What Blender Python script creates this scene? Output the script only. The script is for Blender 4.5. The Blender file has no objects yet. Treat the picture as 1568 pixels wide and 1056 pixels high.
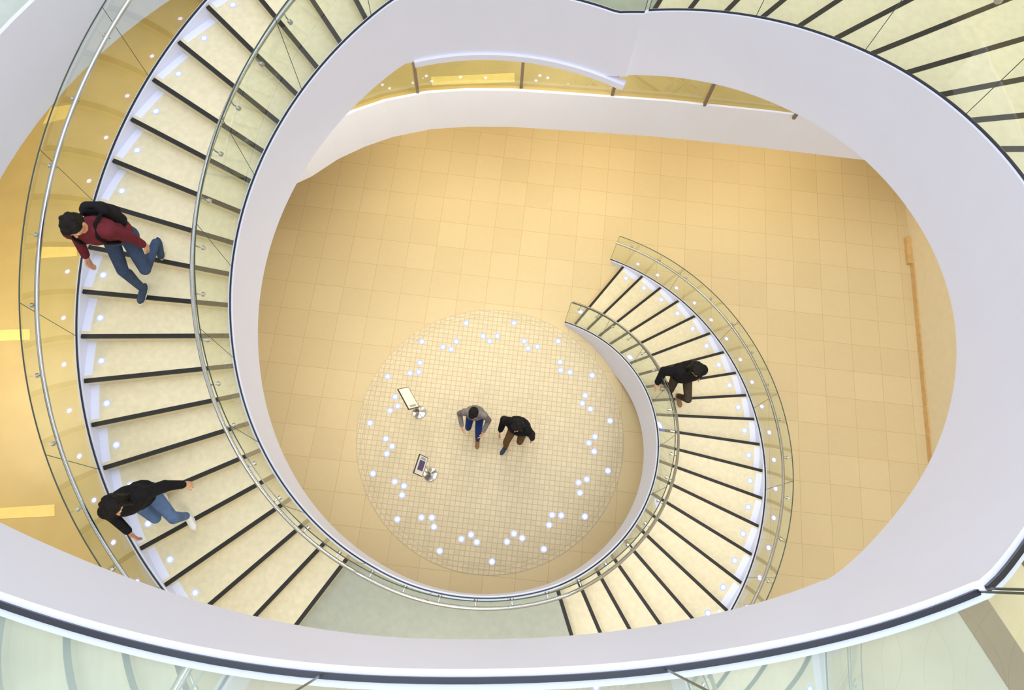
import bpy, math, numpy as np
from mathutils import Vector, Matrix
D=bpy.data
sc=bpy.context.scene
# ------------------------------------------------------------------ camera survey
H=13.6; F=24.0/36*1568; NAD=(740.0,880.0)
Zc=-Vector((NAD[0]-784,-(NAD[1]-528),-F)).normalized()
Xc=(Vector((1,0,0))-Zc*Zc.x).normalized()
Yc=Zc.cross(Xc)
def P(u,v,z):
    c=Vector((u-784,528-v,-F)); w=Vector((c.dot(Xc),c.dot(Yc),c.dot(Zc)))
    t=(z-H)/w.z
    return Vector((w.x*t,w.y*t,z))
cam=D.cameras.new('camera'); co=D.objects.new('camera',cam); sc.collection.objects.link(co)
cam.lens=24; cam.sensor_width=36; cam.clip_start=0.05
R=Matrix((Xc,Yc,Zc))
co.matrix_world=Matrix.Translation((0,0,H))@R.to_4x4()
sc.camera=co
sc.view_settings.view_transform='Standard'
# ------------------------------------------------------------------ materials
def lin(c):
    return tuple(((x/255)/12.92 if x/255<=0.04045 else ((x/255+0.055)/1.055)**2.4) for x in c)
def mat(name,rgb,rough=0.6,metal=0,noise=0.06,nscale=6,bump=0.0,bscale=60,spec=0.5,emit=None,es=0):
    m=D.materials.new(name); m.use_nodes=True; nt=m.node_tree; b=nt.nodes['Principled BSDF']
    col=lin(rgb)
    b.inputs['Roughness'].default_value=rough; b.inputs['Metallic'].default_value=metal
    b.inputs['Specular IOR Level'].default_value=spec
    tc=nt.nodes.new('ShaderNodeTexCoord')
    n=nt.nodes.new('ShaderNodeTexNoise'); n.inputs['Scale'].default_value=nscale; n.inputs['Detail'].default_value=5
    nt.links.new(tc.outputs['Object'],n.inputs['Vector'])
    r=nt.nodes.new('ShaderNodeValToRGB')
    r.color_ramp.elements[0].position=.3; r.color_ramp.elements[1].position=.7
    r.color_ramp.elements[0].color=tuple(max(0,x*(1-noise)) for x in col)+(1,)
    r.color_ramp.elements[1].color=tuple(min(1,x*(1+noise)) for x in col)+(1,)
    nt.links.new(n.outputs['Fac'],r.inputs['Fac']); nt.links.new(r.outputs['Color'],b.inputs['Base Color'])
    if bump>0:
        n2=nt.nodes.new('ShaderNodeTexNoise'); n2.inputs['Scale'].default_value=bscale
        nt.links.new(tc.outputs['Object'],n2.inputs['Vector'])
        bp=nt.nodes.new('ShaderNodeBump'); bp.inputs['Strength'].default_value=bump; bp.inputs['Distance'].default_value=.01
        nt.links.new(n2.outputs['Fac'],bp.inputs['Height']); nt.links.new(bp.outputs['Normal'],b.inputs['Normal'])
    return m
def tilemat(name,c1,c2,cm,size,mortar,rot,rough=.3,noise=.5):
    m=D.materials.new(name); m.use_nodes=True; nt=m.node_tree; b=nt.nodes['Principled BSDF']
    b.inputs['Roughness'].default_value=rough; b.inputs['Specular IOR Level'].default_value=.35
    tc=nt.nodes.new('ShaderNodeTexCoord'); mp=nt.nodes.new('ShaderNodeMapping')
    mp.inputs['Rotation'].default_value=(0,0,rot)
    br=nt.nodes.new('ShaderNodeTexBrick'); br.offset=0; br.squash=1
    br.inputs['Scale'].default_value=1; br.inputs['Brick Width'].default_value=size; br.inputs['Row Height'].default_value=size
    br.inputs['Mortar Size'].default_value=mortar; br.inputs['Mortar Smooth'].default_value=.1
    br.inputs['Color1'].default_value=lin(c1)+(1,); br.inputs['Color2'].default_value=lin(c2)+(1,); br.inputs['Mortar'].default_value=lin(cm)+(1,)
    nt.links.new(tc.outputs['Object'],mp.inputs['Vector']); nt.links.new(mp.outputs['Vector'],br.inputs['Vector'])
    n=nt.nodes.new('ShaderNodeTexNoise'); n.inputs['Scale'].default_value=9; n.inputs['Detail'].default_value=6
    nt.links.new(tc.outputs['Object'],n.inputs['Vector'])
    mx=nt.nodes.new('ShaderNodeMix'); mx.data_type='RGBA'; mx.blend_type='MULTIPLY'; mx.inputs[0].default_value=.08
    nt.links.new(br.outputs['Color'],mx.inputs[6]); nt.links.new(n.outputs['Color'],mx.inputs[7])
    nt.links.new(mx.outputs[2],b.inputs['Base Color'])
    return m
def glassmat(name,tint,refl=.9):
    m=D.materials.new(name); m.use_nodes=True; nt=m.node_tree; nt.nodes.clear()
    o=nt.nodes.new('ShaderNodeOutputMaterial'); mx=nt.nodes.new('ShaderNodeMixShader')
    t=nt.nodes.new('ShaderNodeBsdfTransparent'); t.inputs[0].default_value=tint+(1,)
    g=nt.nodes.new('ShaderNodeBsdfGlossy'); g.inputs['Roughness'].default_value=.01; g.inputs['Color'].default_value=(.9,.95,.93,1)
    lw=nt.nodes.new('ShaderNodeLayerWeight'); lw.inputs['Blend'].default_value=.5
    pw=nt.nodes.new('ShaderNodeMath'); pw.operation='POWER'; pw.inputs[1].default_value=5
    ma=nt.nodes.new('ShaderNodeMath'); ma.operation='MULTIPLY_ADD'; ma.inputs[1].default_value=refl; ma.inputs[2].default_value=.09
    nt.links.new(lw.outputs['Facing'],pw.inputs[0]); nt.links.new(pw.outputs[0],ma.inputs[0])
    nt.links.new(ma.outputs[0],mx.inputs[0]); nt.links.new(t.outputs[0],mx.inputs[1]); nt.links.new(g.outputs[0],mx.inputs[2])
    nt.links.new(mx.outputs[0],o.inputs[0])
    return m
def emitmat(name,col,s):
    m=D.materials.new(name); m.use_nodes=True; nt=m.node_tree; nt.nodes.clear()
    o=nt.nodes.new('ShaderNodeOutputMaterial'); e=nt.nodes.new('ShaderNodeEmission')
    e.inputs[0].default_value=col+(1,); e.inputs[1].default_value=s
    nt.links.new(e.outputs[0],o.inputs[0]); return m
ROT=math.radians(6)
M_white=mat('white_plaster',(224,228,250),.4,noise=.01,nscale=2)
M_tread=mat('cream_terrazzo',(220,210,180),.5,noise=.06,nscale=14)
M_land=mat('grey_green_terrazzo',(166,170,156),.4,noise=.06,nscale=12)
M_nose=mat('black_nosing',(22,19,21),.6)
M_shoe=mat('dark_metal_shoe',(52,54,66),.35,metal=.6)
M_steel=mat('brushed_steel',(196,200,206),.22,metal=1,noise=.03)
M_edge=mat('glass_edge',(60,76,70),.2)
M_glass=glassmat('clear_guard_glass',(.87,.92,.86))
M_led=emitmat('cool_led',(.80,.85,1.0),7.0)
M_ledr=emitmat('cool_led_painted_halo',(.36,.42,1.0),1.8)  # painted halo: glowing bluish ring stands in for the LED's glow
M_floor=tilemat('floor_tile',(220,201,160),(214,195,154),(200,178,134),.61,.006,ROT,.42)
M_mosaic=tilemat('mosaic_tile',(222,209,178),(214,201,170),(198,181,148),.1,.008,ROT,.42)
M_ochre=mat('ochre_floor',(192,168,112),.35,noise=.05,nscale=3)
M_yel=mat('yellow_painted_reflection',(236,208,128),.4)  # bright yellow of light reflections, put into the colour
M_up=mat('pale_stone_floor',(186,198,196),.25,noise=.08,nscale=5)
M_wall=mat('beige_wall',(228,216,188),.6,noise=.03)
M_wood=mat('golden_wood',(206,172,118),.45,noise=.12,nscale=8)
M_post=mat('bronze_post',(128,112,104),.4,metal=.3)
M_greyinlay=mat('grey_metal_edge',(120,120,118),.5)
# ------------------------------------------------------------------ mesh builder
class MB:
    def __init__(s): s.v=[]; s.f=[]; s.m=[]
    def add(s,vs,fs,mi=0):
        o=len(s.v); s.v+= [tuple(x) for x in vs]; s.f+=[tuple(i+o for i in f) for f in fs]; s.m+=[mi]*len(fs)
    def ribbon(s,a,b,mi=0):
        n=len(a); s.add(list(a)+list(b),[(i,i+1,n+i+1,n+i) for i in range(n-1)],mi)
    def boxrib(s,A,B,C_,D_,mi=0):
        n=len(A); vs=list(A)+list(B)+list(C_)+list(D_); fs=[]
        for i in range(n-1):
            for q in range(4):
                a=q*n; b=((q+1)%4)*n
                fs.append((a+i,a+i+1,b+i+1,b+i))
        fs.append((0,n,2*n,3*n)); fs.append((n-1,4*n-1,3*n-1,2*n-1))
        s.add(vs,fs,mi)
    def tube(s,pts,r,n=8,mi=0):
        pts=[Vector(p) for p in pts]; vs=[]; fs=[]; N=len(pts)
        for i,p in enumerate(pts):
            t=(pts[min(i+1,N-1)]-pts[max(i-1,0)]).normalized()
            up=Vector((0,0,1)) if abs(t.z)<.9 else Vector((1,0,0))
            a=t.cross(up).normalized(); b=t.cross(a)
            rr=r if not isinstance(r,(list,tuple)) else r[i]
            for k in range(n):
                an=2*math.pi*k/n; vs.append(p+a*math.cos(an)*rr+b*math.sin(an)*rr)
        for i in range(N-1):
            for k in range(n):
                fs.append((i*n+k,i*n+(k+1)%n,(i+1)*n+(k+1)%n,(i+1)*n+k))
        fs.append(tuple(range(n))); fs.append(tuple((N-1)*n+k for k in reversed(range(n))))
        s.add(vs,fs,mi)
    def disc(s,c,r,n=14,mi=0):
        c=Vector(c); s.add([c+Vector((r*math.cos(2*math.pi*k/n),r*math.sin(2*math.pi*k/n),0)) for k in range(n)],[tuple(range(n))],mi)
    def lamp(s,c,r):
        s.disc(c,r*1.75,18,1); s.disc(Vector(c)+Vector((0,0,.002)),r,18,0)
    def lathe(s,c,prof,n=28,mi=0):
        c=Vector(c); vs=[];fs=[]
        for (r,z) in prof:
            for k in range(n): vs.append(c+Vector((r*math.cos(2*math.pi*k/n),r*math.sin(2*math.pi*k/n),z)))
        for i in range(len(prof)-1):
            for k in range(n): fs.append((i*n+k,i*n+(k+1)%n,(i+1)*n+(k+1)%n,(i+1)*n+k))
        s.add(vs,fs,mi)
    def box(s,c,ax,mi=0):
        c=Vector(c); a,b,d=[Vector(x) for x in ax]; vs=[]
        for i in (-1,1):
            for j in (-1,1):
                for k in (-1,1): vs.append(c+a*i+b*j+d*k)
        s.add(vs,[(0,1,3,2),(4,6,7,5),(0,4,5,1),(2,3,7,6),(0,2,6,4),(1,5,7,3)],mi)
    def obj(s,name,mats,parent=None,smooth=False,angle=None):
        me=D.meshes.new(name); me.from_pydata(s.v,[],s.f); 
        for m in (mats if isinstance(mats,list) else [mats]): me.materials.append(m)
        me.polygons.foreach_set('material_index',s.m)
        import bmesh
        bm=bmesh.new(); bm.from_mesh(me); bmesh.ops.recalc_face_normals(bm,faces=bm.faces[:]); bm.to_mesh(me); bm.free()
        if smooth:
            me.polygons.foreach_set('use_smooth',[True]*len(me.polygons))
            try: me.set_sharp_from_angle(angle=math.radians(40))
            except Exception: pass
        o=D.objects.new(name,me); sc.collection.objects.link(o)
        if parent: o.parent=parent
        return o
def empty(name,loc=(0,0,0)):
    e=D.objects.new(name,None); e.location=loc; sc.collection.objects.link(e); return e
# ------------------------------------------------------------------ stair geometry
CX,CY=0.1,2.85; RI=.172; DS=124/21.0
K3=350.0; E3=K3+124
FL=[(0.0,0.0),(176.8,22*RI),(K3,44*RI)]
Z1,Z2,Z3=22*RI,44*RI,66*RI
def pitch(s): return float(np.interp(s,[-DS,124,176.8-DS,300.8,K3-DS,E3,900],[0,Z1,Z1,Z2,Z2,Z3,Z3]))
def surf(s):
    for s0,b in FL:
        if s0<=s<s0+124: return b+RI*(int((s-s0)/DS)+1)
    return pitch(s) if s>0 else 0
def table(segs):
    S=[];V=[]
    for ks in segs:
        a,b=ks[0][0],ks[-1][0]; x=np.arange(a,b+.01,1.0)
        y=np.interp(x,[k[0] for k in ks],[k[1] for k in ks])
        w=8; k=np.exp(-.5*(np.arange(-w*2,w*2+1)/w*1.6)**2); k/=k.sum()
        n=w*2
        yp=np.concatenate([2*y[0]-y[n:0:-1],y,2*y[-1]-y[-2:-n-2:-1]])
        S+=list(x);V+=list(np.convolve(yp,k,'valid'))
    return np.array(S),np.array(V)
TI=table([[(-40,2.6),(0,2.70),(40,2.85),(65,2.92),(124,3.10),(177,3.15),(230,3.20),(301,3.38),(349,3.34)],
          [(349.5,3.37),(356,3.42),(371,3.52),(392,3.59),(401,3.58),(415,3.54),(429,3.47),(447,3.34),(464,3.24),(E3,3.22)],
          [(E3+.5,3.21),(488,3.12),(503,3.10),(521,3.20),(533,3.31),(542,3.45),(560,3.85),(590,4.9),(640,6.4)]])
TO=table([[(-40,4.4),(0,4.58),(65,4.84),(124,4.98),(177,5.05),(230,5.12),(301,5.25),(349,5.3)],
          [(349.5,5.32),(392,5.6),(411,5.6),(447,5.4),(E3,5.2),(520,5.2)]])
rin=lambda s: float(np.interp(s,*TI)); rout=lambda s: float(np.interp(s,*TO))
def pt(s,r,z):
    t=math.radians(51-s); return Vector((CX+r*math.cos(t),CY+r*math.sin(t),z))
def rng(a,b,d=1.5):
    n=max(1,int(round((b-a)/d))); return [a+(b-a)*i/n for i in range(n+1)]
def sbox(mb,ss,r0,r1,z0,z1,mi=0):
    mb.boxrib([pt(s,r0(s),z1(s)) for s in ss],[pt(s,r1(s),z1(s)) for s in ss],[pt(s,r1(s),z0(s)) for s in ss],[pt(s,r0(s),z0(s)) for s in ss],mi)
stair=empty('spiral_staircase',(0,0,0))
tr=MB(); no=MB(); st=MB(); ld=MB(); led=MB()
for s0,b in FL:
    for k in range(21):
        a=s0+k*DS; e=a+DS; z=b+RI*(k+1)
        zb=max(z-RI-.06,b if s0==0 else -9)
        sbox(tr,rng(a,e+.2),lambda s:rin(s)+.03,lambda s:rout(s)-.03,lambda s:zb,lambda s:z-(0.0))
    for k in range(22):
        a=s0+k*DS; z=b+RI*(k+1)
        i0,o0=pt(a,rin(a)+.05,z),pt(a,rout(a)-.05,z)
        t=math.radians(51-a); td=Vector((math.sin(t),-math.cos(t),0))
        last=(s0==K3 and k==21)
        w=.1 if last else .042; up=Vector((0,0,.003)); dn=Vector((0,0,-.03)); ft=-td*.008
        A=[i0+ft+up,o0+ft+up];B=[i0+td*w+up,o0+td*w+up];C2=[i0+td*w+dn,o0+td*w+dn];D2=[i0+ft+dn,o0+ft+dn]
        no.boxrib(A,B,C2,D2,1 if last else 0)
        if k<21:
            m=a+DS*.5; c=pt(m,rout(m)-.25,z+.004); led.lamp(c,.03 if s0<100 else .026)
sbox(ld,rng(124,176.8),lambda s:rin(s)+.03,lambda s:rout(s)+.2,lambda s:Z1-.3,lambda s:Z1)
sbox(ld,rng(300.8,K3),lambda s:rin(s)+.03,lambda s:rout(s)+.2,lambda s:Z2-.3,lambda s:Z2)
HS=.95
ssA=rng(-3.5,349)+rng(349.5,E3)+rng(E3+.5,640)
zt=lambda s:pitch(s)+.035; zb_=lambda s:max(pitch(s)-HS,-.02) 
sbox(st,ssA,lambda s:rin(s),lambda s:rin(s)+.06,zb_,zt)
sbox(st,rng(-3.5,124),lambda s:rout(s)-.06,lambda s:rout(s),zb_,zt)
sbox(st,rng(176.8,300.8),lambda s:rout(s)-.06,lambda s:rout(s),zb_,zt)
sbox(st,rng(K3,E3),lambda s:rout(s)-.06,lambda s:rout(s),zb_,zt)
sbox(st,rng(303,349.2),lambda s:rin(s)-.035,lambda s:rin(s)+.06,lambda s:Z2-1.02,lambda s:Z2-.93)
for a,b in ((8,349),(349.5,E3)):
    ss=rng(a,b); sbox(st,ss,lambda s:rin(s)+.03,lambda s:rout(s)-.03,lambda s:max(pitch(s)-.62,.0),lambda s:max(pitch(s)-.56,.02))
for s0,b in FL:
    for k in range(21):
        a=s0+k*DS; z=b+RI*(k+1)
        sbox(st,rng(a+.9,a+DS),lambda s:rout(s)-.16,lambda s:rout(s)-.05,lambda s:z-.1,lambda s:z+.003)
tr.obj('treads',M_tread,stair); no.obj('nosing_strips',[M_nose,M_greyinlay],stair); ld.obj('landings',M_land,stair)
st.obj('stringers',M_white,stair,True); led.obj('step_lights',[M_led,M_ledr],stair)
gl=MB(); ed=MB(); sh=MB(); ra=MB(); br=MB()
def guard(a,b,rf,side,joint=17.5):
    ss=rng(a,b)
    gl.ribbon([pt(s,rf(s),pitch(s)+.03) for s in ss],[pt(s,rf(s),pitch(s)+1.12) for s in ss])
    sbox(ed,ss,lambda s:rf(s)-.006,lambda s:rf(s)+.006,lambda s:pitch(s)+1.12,lambda s:pitch(s)+1.128)
    sbox(sh,ss,lambda s:rf(s)-.009,lambda s:rf(s)+.009,lambda s:pitch(s)+.03,lambda s:pitch(s)+.05)
    ra.tube([pt(s,rf(s)+side*.09,pitch(s)+.97) for s in ss],.024,10)
    n=int((b-a)/joint)
    for i in range(n+1):
        s=a+(b-a)*i/max(n,1)
        ed.tube([pt(s,rf(s),pitch(s)+.03),pt(s,rf(s),pitch(s)+1.125)],.004,4)
    n=int((b-a)/8)
    for i in range(n):
        s=a+(b-a)*(i+.5)/n; g=pt(s,rf(s),pitch(s)+.9); g2=pt(s,rf(s)+side*.07,pitch(s)+.905); g3=pt(s,rf(s)+side*.09,pitch(s)+.96)
        br.tube([g,g2,g3],.009,6); br.tube([pt(s,rf(s)-.014,pitch(s)+.9),pt(s,rf(s)+.014,pitch(s)+.9)],.026,10)
gi=lambda s:rin(s)+.03; go=lambda s:rout(s)-.03
guard(-4,349,gi,1); guard(349.6,E3-.1,gi,1); guard(E3+.5,640,gi,1)
guard(-4,124,go,-1); guard(176.8,300.8,go,-1); guard(K3,E3,go,-1)
gl.obj('glass_guards',M_glass,stair,True); ed.obj('glass_edges',M_edge,stair); sh.obj('guard_shoes',M_shoe,stair)
ra.obj('handrails',M_steel,stair,True); br.obj('rail_brackets',M_steel,stair,True)
# ------------------------------------------------------------------ room shell (axes rotated -6 deg)
e1=Vector((math.cos(ROT),-math.sin(ROT),0)); e2=Vector((math.sin(ROT),math.cos(ROT),0))
A0,A1,B0,B1=-13.0,8.78,-10.0,13.5
def W(a,b,z): return e1*a+e2*b+Vector((0,0,z))
def recthit(p):
    d=Vector((p.x-CX,p.y-CY,0)).normalized(); c=Vector((CX,CY,0)); t=1e9
    da,db=d.dot(e1),d.dot(e2); ca,cb=c.dot(e1),c.dot(e2)
    for dd,cc,l0,l1 in ((da,ca,A0,A1),(db,cb,B0,B1)):
        if abs(dd)>1e-6: t=min(t,((l1 if dd>0 else l0)-cc)/dd)
    q=c+d*t; return Vector((q.x,q.y,p.z))
def solid(name,corners,z0,z1,m):
    mb=MB(); n=len(corners); vs=[Vector((c.x,c.y,z1)) for c in corners]+[Vector((c.x,c.y,z0)) for c in corners]
    fs=[tuple(range(n)),tuple(reversed(range(n,2*n)))]+[(i,(i+1)%n,n+(i+1)%n,n+i) for i in range(n)]
    mb.add(vs,fs); return mb.obj(name,m)
def rect(a0,a1,b0,b1): return [W(a0,b0,0),W(a1,b0,0),W(a1,b1,0),W(a0,b1,0)]
solid('floor',rect(A0-.2,A1+.2,B0-.2,B1+.2),-.2,0,M_floor)
HW=14.5
solid('wall_east',rect(A1,A1+.2,B0,B1),0,HW,M_wall)
solid('wall_west',rect(A0-.2,A0,B0,B1),0,HW,M_wall)
solid('wall_north',rect(A0-.2,A1+.2,B1,B1+.2),0,HW,M_wall)
solid('wall_south',rect(A0-.2,A1+.2,B0-.2,B0),0,HW,M_wall)
solid('baseboard_east',rect(A1-.03,A1,B0,7.55),0,.13,M_wood)
solid('trim_east',rect(A1-.12,A1,7.55,8.2),0,.1,M_wood)
mb=MB(); mc=Vector((.12,2.68,0)); N=96
mb.lathe(mc,[(2.68,0.0),(2.68,.004),(.001,.004)],N); mb.obj('mosaic_floor_circle',M_mosaic)
mb=MB()
for r in (2.68,2.6,2.52): mb.lathe(mc,[(r-.005,.006),(r+.005,.006)],N)
mb.obj('mosaic_border_rings',mat('grout_ring',(198,180,142),.5))
mb=MB()
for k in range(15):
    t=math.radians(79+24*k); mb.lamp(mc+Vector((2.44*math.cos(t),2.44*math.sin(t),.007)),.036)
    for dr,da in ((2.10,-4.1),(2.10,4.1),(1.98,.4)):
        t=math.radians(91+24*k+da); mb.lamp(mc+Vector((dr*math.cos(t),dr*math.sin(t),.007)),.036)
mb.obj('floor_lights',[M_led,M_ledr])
bd=[Vector((9.9,7.1,0)),Vector((8.3,7.27,0)),Vector((6.78,7.44,0)),Vector((4.9,7.66,0)),Vector((3.09,7.83,0)),Vector((1.24,7.93,0)),Vector((.4,7.97,0)),Vector((-.4,7.95,0)),Vector((-1.1,7.87,0)),Vector((-1.79,7.68,0)),Vector((-2.3,7.45,0)),Vector((-2.75,7.18,0)),Vector((-3.2,6.80,0))]
nb=len(bd)
for th in range(134,288,3):
    t=math.radians(th); r=5.22; bd.append(Vector((CX+r*math.cos(t),CY+r*math.sin(t),0)))
def zz(l,z): return [Vector((p.x,p.y,z)) for p in l]
mb=MB(); out=[recthit(p) for p in bd]
mb.boxrib(zz(bd,Z1),zz(out,Z1),zz(out,Z1-.3),zz(bd,Z1-.3)); mb.obj('floor_gallery',M_ochre)
mb=MB(); c0=Vector((CX,CY,0)); off=[p+(c0-p).normalized()*.05 for p in bd[:nb+2]]
mb.boxrib(zz(off,Z1+.05),zz(bd[:nb+2],Z1+.05),zz(bd[:nb+2],Z1-.95),zz(off,Z1-.95)); mb.obj('trim_gallery_fascia',M_white)
mb=MB(); g=[p+(p-c0).normalized()*.06 for p in bd[:nb+2]]
mb.ribbon(zz(g,Z1+.05),zz(g,Z1+1.12),0)
for u in (640,798,937,1078,1215,1340):
    v=float(np.interp(u,[640,798,937,1078,1215,1340],[148,138,152,166,186,215])); p=P(u,v,Z1)
    mb.box((p.x,p.y+.05,Z1+.58),((.025,0,0),(0,.025,0),(0,0,.56)),1)
mb.tube(zz(g,Z1+1.13),.025,8,1)
mb.obj('gallery_railing',[M_glass,M_post])
def quad(name,pts,z,m,th=.006):
    q=[P(u,v,z) for u,v in pts]; return solid(name,q,z-.001,z+th,m)
quad('painted_floor_reflection',[(660,118),(788,112),(788,126),(662,131)],Z1,M_yel)  # thin quads painted as bright reflections on the gallery floor
quad('painted_floor_reflection',[(55,378),(118,378),(118,392),(55,396)],Z1,M_yel)
quad('painted_floor_reflection',[(-40,506),(46,504),(46,520),(-40,524)],Z1,M_yel)
quad('painted_floor_reflection',[(-40,780),(84,772),(84,790),(-40,796)],Z1,M_yel)
quad('painted_floor_reflection',[(78,165),(112,160),(100,182),(66,190)],Z1,M_yel)
mb=MB(); bd2=[]
for th in range(59,206,3):
    r=5.52 if th<113 else 5.9; t=math.radians(th); bd2.append(Vector((CX+r*math.cos(t),CY+r*math.sin(t),0)))
out=[recthit(p) for p in bd2]; mb.boxrib(zz(bd2,Z2),zz(out,Z2),zz(out,Z2-.3),zz(bd2,Z2-.3)); mb.obj('floor_upper_gallery',M_up)
mb=MB(); bb=[p for p in bd2[19:]]; off=[p+(c0-p).normalized()*.05 for p in bb]
mb.boxrib(zz(off,Z2+.04),zz(bb,Z2+.04),zz(bb,Z2-.98),zz(off,Z2-.98)); mb.obj('trim_upper_fascia',M_white)
mb=MB(); ss=rng(E3+.1,640); A=[pt(s,rin(s)+.05,Z3) for s in ss]; B=[pt(s,max(rin(s)+.6,6.4),Z3) for s in ss]
mb.boxrib(A,B,zz(B,Z3-.3),zz(A,Z3-.3)); mb.obj('floor_top_landing',M_up)
# ------------------------------------------------------------------ sign stands
M_sw=mat('sign_paper',(232,232,224),.5); M_sb=mat('sign_frame',(70,68,66),.4); M_pur=mat('sign_print',(92,76,118),.5)
def sign(px,ang,nh,w,l,pm,tilt,ox):
    b=P(px[0],px[1],0); e=empty('sign_stand',b); o=Vector((0,0,0))
    m=MB(); m.lathe(o,[(.0,.0),(.135,.0),(.14,.012),(.13,.03),(.05,.055),(.02,.075),(.0,.08)],28); m.tube([(0,0,.05),(0,0,.95),(ox*.5,0,1.08),(ox,0,1.13)],.016,10)
    d=Vector((math.cos(ang),math.sin(ang),0)); hn=Vector((math.sin(ang),-math.cos(ang),0))*nh
    n=(hn*math.sin(math.radians(tilt))+Vector((0,0,math.cos(math.radians(tilt))))).normalized(); u=n.cross(d).normalized()
    c=Vector((ox,0,1.16)); m.tube([(ox,0,1.12),tuple(c-n*.012)],.022,8)
    x=m.obj('pole_and_base',M_steel,e,True)
    p=MB(); p.box(c,(d*l/2,u*w/2,n*.01),0); p.box(c+n*.011,(d*(l/2-.014),u*(w/2-.014),n*.002),1)
    p.box(c+n*.0145,(d*(l/2-.09),u*(w/2-.05),n*.001),2)
    for i in range(3): p.box(c+n*.0145+d*(l/2-.04-.014*i),(d*.003,u*(w/2-.06),n*.001),0)
    p.obj('panel',[M_sb,M_sw,pm],e)
sign((642,631),math.radians(-60),-1,.28,.45,M_sw,45,-.1)
sign((659,726),math.radians(74),1,.25,.36,M_pur,55,-.09)
# ------------------------------------------------------------------ people
def fabric(n,c): return mat(n,c,.85,noise=.18,nscale=9,bump=.5,bscale=22,spec=.2)
M_skin=mat('skin',(214,160,128),.5,noise=.05); M_hair=mat('dark_hair',(17,13,14),.6,noise=.4,nscale=60,bump=.8,bscale=120,spec=.25)
M_lip=mat('lips',(170,96,86),.5); M_eye=mat('eye_white',(235,232,228),.2); M_iris=mat('iris',(40,26,18),.2)
def sphere_unit():
    vs=[];fs=[];n=16;h=10
    vs.append((0,0,1))
    for i in range(1,h):
        a=math.pi*i/h
        for k in range(n): b=2*math.pi*k/n; vs.append((math.sin(a)*math.cos(b),math.sin(a)*math.sin(b),math.cos(a)))
    vs.append((0,0,-1)); L=len(vs)-1
    for k in range(n): fs.append((0,1+k,1+(k+1)%n)); fs.append((L,1+(h-2)*n+(k+1)%n,1+(h-2)*n+k))
    for i in range(h-2):
        for k in range(n): fs.append((1+i*n+k,1+(i+1)*n+k,1+(i+1)*n+(k+1)%n,1+i*n+(k+1)%n))
    return vs,fs
SPH=sphere_unit()
I3=Matrix.Identity(3)
class Body:
    def __init__(s): s.p=[]
    def ell(s,m,c,r,R=I3): s.p.append(('e',m,Vector(c),Vector(r),R))
    def cap(s,m,a,b,ra,rb): s.p.append(('c',m,Vector(a),Vector(b),ra,rb))
    def mesh(s,name,mats,voxel):
        vs=[];fs=[]
        def addS(c,r,R):
            o=len(vs)
            for v in SPH[0]: vs.append(tuple(c+R@Vector((v[0]*r[0],v[1]*r[1],v[2]*r[2]))))
            fs.extend([tuple(i+o for i in f) for f in SPH[1]])
        for q in s.p:
            if q[0]=='e': addS(q[2],q[3],q[4])
            else:
                _,m,a,b,ra,rb=q
                addS(a,(ra,)*3,I3); addS(b,(rb,)*3,I3)
                t=(b-a)
                if t.length<1e-5: continue
                t.normalize(); x=t.orthogonal().normalized(); y=t.cross(x); n=16; o=len(vs)
                for (c,r) in ((a,ra),(b,rb)):
                    for k in range(n): an=2*math.pi*k/n; vs.append(tuple(c+x*math.cos(an)*r+y*math.sin(an)*r))
                for k in range(n): fs.append((o+k,o+(k+1)%n,o+n+(k+1)%n,o+n+k))
                fs.append(tuple(o+k for k in reversed(range(n)))); fs.append(tuple(o+n+k for k in range(n)))
        me=D.meshes.new(name+'_src'); me.from_pydata(vs,[],fs); ob=D.objects.new(name+'_src',me); sc.collection.objects.link(ob)
        md=ob.modifiers.new('r','REMESH'); md.mode='VOXEL'; md.voxel_size=voxel
        sm=ob.modifiers.new('s','SMOOTH'); sm.factor=.5; sm.iterations=2
        dg=bpy.context.evaluated_depsgraph_get(); dg.update()
        res=D.meshes.new_from_object(ob.evaluated_get(dg)); res.name=name
        D.objects.remove(ob,do_unlink=True); D.meshes.remove(me)
        res.materials.clear()
        for m in mats: res.materials.append(m)
        n=len(res.polygons); c=np.empty(n*3); res.polygons.foreach_get('center',c); c=c.reshape(-1,3)
        best=np.full(n,1e9); mi=np.zeros(n,int)
        for q in s.p:
            if q[0]=='e':
                Rm=np.array(q[4]); l=(c-np.array(q[2]))@Rm; r=np.array(q[3]); k0=np.linalg.norm(l/r,axis=1)+1e-9; k1=np.linalg.norm(l/r/r,axis=1)+1e-9; d=k0*(k0-1)/k1
            else:
                a=np.array(q[2]);b=np.array(q[3]);ab=b-a; t=np.clip(((c-a)@ab)/max(ab@ab,1e-9),0,1); d=np.linalg.norm(c-a-t[:,None]*ab,axis=1)-(q[4]+(q[5]-q[4])*t)
            w=d<best; best[w]=d[w]; mi[w]=q[1]
        res.polygons.foreach_set('material_index',mi.astype(np.int32)); res.polygons.foreach_set('use_smooth',[True]*n)
        return res
def ik(a,c,l1,l2,pole):
    a=Vector(a);c=Vector(c);v=c-a;d=min(v.length,(l1+l2)*.995)
    vn=v.normalized(); c2=a+vn*d; x=(l1*l1-l2*l2+d*d)/(2*d); h=math.sqrt(max(l1*l1-x*x,0))
    p=Vector(pole); p=(p-vn*p.dot(vn)).normalized(); return a+vn*x+p*h,c2
SK,HA,TO_,PA,SHO,SOL,LI=range(7)
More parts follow.
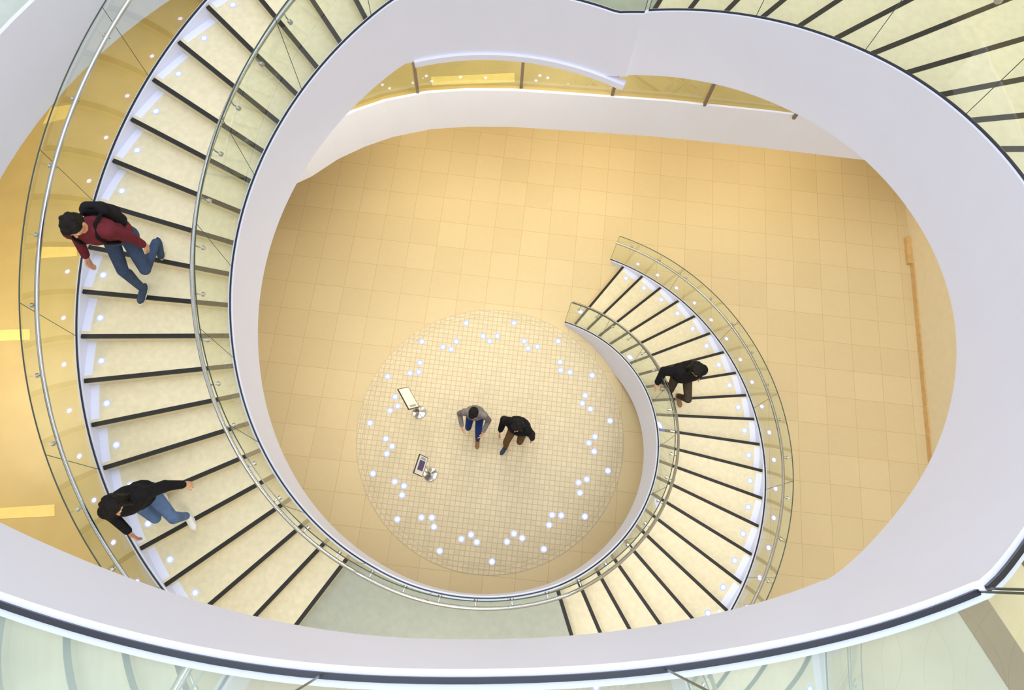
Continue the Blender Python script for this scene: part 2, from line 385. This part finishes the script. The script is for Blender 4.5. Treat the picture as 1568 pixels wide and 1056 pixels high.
def person(name,base,face,feet,hands,top,pants,shoe,sole,lean=.06,hpitch=10,hyaw=0,hair='short',drop=0.0,pack=False,bulk=0.0,coat=False,scale=1.0,inner=None):
    B=Body(); f=math.atan2(-face[0],face[1])
    P0=Vector((0,-lean*.3,.94-drop))
    Wst=P0+Vector((0,lean*.5,.17)); Ch=P0+Vector((0,lean*1.1,.34)); Nk=P0+Vector((0,lean*1.6,.53)); Hd=Nk+Vector((0,.025+lean*.3,.155))
    tl=Matrix.Rotation(-math.atan2(lean*1.9,.53),3,'X')
    B.ell(PA,P0,(.165,.125,.125)); B.ell(TO_,Wst,(.152+bulk,.115+bulk,.15),tl); B.ell(TO_,Ch,(.175+bulk,.125+bulk,.19),tl)
    B.ell(TO_,P0+Vector((0,0,.06)),(.170+bulk,.132+bulk,.09))
    B.cap(TO_,Nk+Vector((-.135,0,-.075)),Nk+Vector((.135,0,-.075)),.066+bulk*.6,.066+bulk*.6)
    B.cap(TO_,Nk+Vector((0,-.01,-.05)),Nk+Vector((0,-.01,-.015)),.085+bulk*.5,.07+bulk*.4)
    if coat: B.ell(TO_,P0+Vector((0,0,-.1)),(.19,.15,.2))
    B.cap(SK,Nk+Vector((0,0,-.02)),Hd+Vector((0,-.015,-.05)),.055,.052)
    Rh=Matrix.Rotation(math.radians(hyaw),3,'Z')@Matrix.Rotation(-math.radians(hpitch),3,'X')
    h=lambda x,y,z: Hd+Rh@Vector((x,y,z))
    B.ell(SK,h(0,0,0),(.076,.094,.112),Rh); B.ell(SK,h(0,.022,-.06),(.057,.066,.056),Rh)
    B.cap(SK,h(0,.09,.01),h(0,.106,-.022),.010,.015); B.ell(LI,h(0,.088,-.058),(.024,.008,.009),Rh)
    for sx in (-1,1):
        B.ell(SK,h(sx*.079,-.008,-.008),(.010,.02,.031),Rh); B.ell(SK,h(sx*.032,.078,.028),(.024,.012,.008),Rh)
    B.ell(HA,h(0,-.018,.036),(.088,.102,.096),Rh); B.ell(HA,h(0,-.045,-.005),(.084,.078,.09),Rh)
    B.ell(HA,h(.02,.05,.088),(.06,.05,.032),Rh)
    for k in range(14):
        a=k*2.4; B.ell(HA,h(.062*math.cos(a),-.02+.075*math.sin(a),.072+.02*math.sin(k*1.7)),(.03,.032,.03),Rh)
    if hair=='long':
        for sx in (-1,-.5,0,.5,1):
            B.cap(HA,h(sx*.07,-.06+.03*abs(sx),.0),Nk+Vector((sx*.1,-.10+.05*abs(sx),-.13)),.04,.028)
        for sx in (-1,1): B.cap(HA,h(sx*.078,.02,.03),Nk+Vector((sx*.1,.05,-.06)),.022,.022)
    for side,(fx,fy,fz,fp,fo) in zip((1,-1),feet):
        hip=P0+Vector((side*.09,0,-.04)); ank=Vector((fx,fy,fz+.085)); Rf=Matrix.Rotation(math.radians(-fo*side),3,'Z')@Matrix.Rotation(-math.radians(fp),3,'X')
        if fp>0: ank=ank+Vector((0,.03,.17*math.sin(math.radians(fp))))
        kn,ank=ik(hip,ank,.44,.44,(0.05*side,1,0.05))
        B.cap(PA,hip,kn,.088,.062); B.ell(PA,hip+Vector((side*.01,-.02,-.03)),(.09,.1,.12)); B.cap(PA,kn,ank+Vector((0,0,.03)),.061,.047)
        B.cap(PA,kn.lerp(ank,.25)+Vector((0,-.02,0)),kn.lerp(ank,.6)+Vector((0,-.01,0)),.056,.046)
        fa=lambda y,z,x=0: ank+Rf@Vector((x,y,z))
        B.cap(SHO,ank,fa(-.015,-.03),.043,.044); B.ell(SHO,fa(.045,-.042),(.043,.125,.036),Rf); B.ell(SHO,fa(.115,-.05),(.045,.065,.027),Rf)
        B.ell(SOL,fa(.05,-.07),(.049,.146,.015),Rf)
    for side,(hx,hy,hz) in zip((1,-1),hands):
        shd=Nk+Vector((side*.18,0,-.085)); el,wr=ik(shd,Vector((hx,hy,hz)),.29,.25,(side*.5,-1,-.2))
        B.ell(TO_,shd,(.066+bulk*.5,.068+bulk*.5,.066+bulk*.5)); B.cap(TO_,shd,el,.054+bulk*.6,.045+bulk*.6); B.cap(TO_,el,wr-(wr-el).normalized()*.03,.045+bulk*.5,.034+bulk*.4)
        d=(wr-el).normalized(); B.cap(SK,el.lerp(wr,.8),wr+d*.01,.027,.025)
        n=Vector((-side,.15,-.1)); n=(n-d*n.dot(d)).normalized(); w=d.cross(n).normalized()
        Rp=Matrix((w,d,n)).transposed(); B.ell(SK,wr+d*.045,(.041,.052,.017),Rp)
        fwd=w if w.y>0 else -w
        for i,L in enumerate((.068,.078,.072,.056)):
            b0=wr+d*.082+fwd*(.03-.0205*i); m1=b0+(d*.9+n*.3).normalized()*L*.5; m2=m1+(d*.55+n*.8).normalized()*L*.5
            B.cap(SK,b0-d*.02,m1,.0095,.009); B.cap(SK,m1,m2,.009,.0078)
        t0=wr+d*.025+fwd*.032; t1=t0+(d*.6+fwd*.7+n*.25).normalized()*.04; t2=t1+(d*.9+n*.35+fwd*.1).normalized()*.032
        B.cap(SK,t0,t1,.013,.0115); B.cap(SK,t1,t2,.0115,.009)
    me=B.mesh(name,[M_skin,M_hair,top,pants,shoe,sole,M_lip],.0075)
    o=D.objects.new(name,me); sc.collection.objects.link(o); o.location=base; o.rotation_euler=(0,0,f); o.scale=(scale,)*3
    em=MB()
    for sx in (-1,1):
        for r,m,yy in ((.013,0,.0),(.007,1,.0085)):
            c=h(sx*.031,.082+yy,.008); em.add([c+Vector(v)*r for v in SPH[0]],SPH[1],m)
    em.obj('eyes',[M_eye,M_iris],o,True)
    if pack:
        K=Body(); c=Ch+Vector((0,-.185,-.05))
        for x in (-.085,.085):
            K.cap(0,c+Vector((x,-.02,-.17)),c+Vector((x,0,.13)),.072,.066); K.cap(0,c+Vector((x,-.05,-.16)),c+Vector((x,-.035,.08)),.07,.058)
        K.cap(0,c+Vector((-.07,-.01,.15)),c+Vector((.07,-.01,.15)),.065,.065); K.ell(0,c+Vector((0,-.12,-.08)),(.12,.05,.1)); K.ell(0,c+Vector((0,0,0)),(.13,.09,.19))
        K.cap(1,c+Vector((-.03,.03,.23)),c+Vector((.03,.03,.23)),.012,.012)
        for sx in (-1,1):
            pp=[c+Vector((sx*.09,.05,.17)),Nk+Vector((sx*.1,-.03,.01)),Nk+Vector((sx*.115,.09,-.05)),Ch+Vector((sx*.12,.14,.0)),Ch+Vector((sx*.15,.05,-.16)),c+Vector((sx*.11,.03,-.14))]
            for a,b in zip(pp,pp[1:]): K.cap(1,a,b,.019,.019)
        km=K.mesh('backpack',[fabric('backpack_nylon',(26,24,30)),fabric('strap_webbing',(16,16,18))],.009)
        ko=D.objects.new('backpack',km); sc.collection.objects.link(ko); ko.parent=o
    return o
def sof(x,y,near):
    s=51-math.degrees(math.atan2(y-CY,x-CX))
    while s<near-180: s+=360
    while s>near+180: s-=360
    return s
def onstair(xy,face,foot,near,z0):
    f=Vector((face[0],face[1],0)).normalized(); r=Vector((f.y,-f.x,0)); p=Vector((xy[0],xy[1],0))+r*foot[0]+f*(foot[1]+.05)
    return surf(sof(p.x,p.y,near))-z0
jeans=fabric('blue_denim',(90,116,160)); jeans2=fabric('dark_denim',(62,78,108)); white=mat('white_rubber',(225,225,225),.5); black=fabric('black_cloth',(20,20,24))
burg=fabric('burgundy_cotton',(104,38,48)); greyc=fabric('grey_knit',(128,122,122)); brown=fabric('brown_twill',(112,84,60)); blk2=fabric('black_jacket',(24,24,28)); teal=fabric('dark_shoe',(60,72,90))
royal=fabric('royal_denim',(38,62,130)); tan=mat('tan_leather',(150,110,76),.6)
def stairperson(name,xy,face,ft,near,hands,**kw):
    z0=surf(sof(xy[0],xy[1],near)); feet=[]
    for (x,y,lift,fp,fo) in ft: feet.append((x,y,onstair(xy,face,(x,y),near,z0)+lift,fp,fo))
    lo=min(f[2] for f in feet if f[3]<20)
    z0b=z0
    return person(name,Vector((xy[0],xy[1],z0b)),face,feet,hands,drop=kw.pop('drop',0)-lo,**kw) if lo<0 else person(name,Vector((xy[0],xy[1],z0b)),face,feet,hands,**kw)
stairperson('man_in_burgundy_hoodie',(-4.10,3.53),(.02,-1),[(.10,.20,0,0,8),(-.12,-.26,0,28,5)],230,
   [(.27,.22,.92),(-.28,.02,.72)],top=burg,pants=jeans2,shoe=teal,sole=white,lean=.13,hpitch=28,pack=True,bulk=.024,drop=.0,scale=1.06)
stairperson('woman_in_black_jacket',(-3.86,.82),(.45,-.9),[(.09,-.2,0,20,5),(-.09,.18,0,0,5)],190,
   [(.2,.3,.95),(-.44,.05,.88)],top=blk2,pants=jeans,shoe=white,sole=white,lean=.08,hpitch=22,hair='long',bulk=.03,drop=.04,scale=1.05)
hp=P(727,629,1.6)
person('man_in_grey_sweater',Vector((hp.x,hp.y+.1,0)),(-.15,-1),[(.11,-.12,0,12,6),(-.09,.32,0,0,6)],[(.2,.3,1.02),(-.2,.34,1.0)],top=greyc,pants=royal,shoe=tan,sole=white,lean=.07,hpitch=20,drop=.05,bulk=.015)
hp=P(793,645,1.6)
person('woman_in_black_coat',Vector((hp.x+.05,hp.y+.02,0)),(-.45,-.9),[(.10,.26,0,0,6),(-.10,-.2,0,14,6)],[(.27,.2,.9),(-.3,.05,.8)],top=black,pants=brown,shoe=teal,sole=white,lean=.06,hpitch=14,hair='long',bulk=.045,drop=.04,scale=1.06)
stairperson('person_in_black_parka',(3.40,3.28),(.1,-1),[(.10,-.16,0,14,5),(-.09,.2,0,0,5)],60,
   [(.46,.12,1.0),(-.3,.02,.8)],top=black,pants=fabric('olive_trousers',(70,60,50)),shoe=tan,sole=white,lean=.05,hpitch=18,hair='long',bulk=.05,drop=.0,scale=1.06)
# ------------------------------------------------------------------ lights
w=D.worlds.new('atrium_sky'); sc.world=w; w.use_nodes=True; bg=w.node_tree.nodes['Background']; bg.inputs[0].default_value=(.93,.955,1,1); bg.inputs[1].default_value=1.25
def area(name,loc,size,power,col=(1,1,1),rot=(0,0,0)):
    l=D.lights.new(name,'AREA'); l.size=size; l.energy=power; l.color=col; o=D.objects.new(name,l); o.location=loc; o.rotation_euler=rot; sc.collection.objects.link(o)
area('added_overhead_fill',(0,3,24),14,1500,(.95,.97,1))  # added overhead key light, stands in for an assumed opening out of view
warm=(1,.85,.54)
for x in (-1.5,2.5,6.5): area('gallery_downlight',(x,9.8-x*.05,2.8),2.6,60,warm,(math.radians(-20),0,0))
area('added_landing_fill',(.3,6.9,6.5),1.8,100,(1,.93,.74))  # added fill under the upper landing, no fixture known there
area('added_flight_fill',(4.5,3.0,7.9),1.4,95,(1,.97,.93)); area('added_flight_fill',(3.6,-.2,9.2),1.4,90,(1,.97,.94))  # unseen fills added below the top flight to brighten the ground
area('added_flight_fill',(-4.1,3.2,4.7),1.3,42,(1,.92,.72)); area('added_flight_fill',(-2.6,6.1,5.9),1.5,55,(1,.92,.7))  # unseen fills added below the middle flight for the ground at left
area('added_landing_fill',(.1,-1.3,3.3),1.3,35,(1,.96,.88))  # added fill below the lower landing, lifts the south ground
area('added_landing_fill',(-1.0,-2.2,10.4),1.5,120,(1,.97,.92))  # unseen fill added beneath the top landing
area('added_gallery_fill',(-8,3,7.1),2.5,150,(1,.9,.7)); area('added_gallery_fill',(2,10.5,7.1),2.5,90,(1,.88,.65)); area('added_gallery_fill',(-5.6,7.6,7.1),1.8,90,(1,.9,.7))  # added fills at upper slab height, brighten the ochre floor
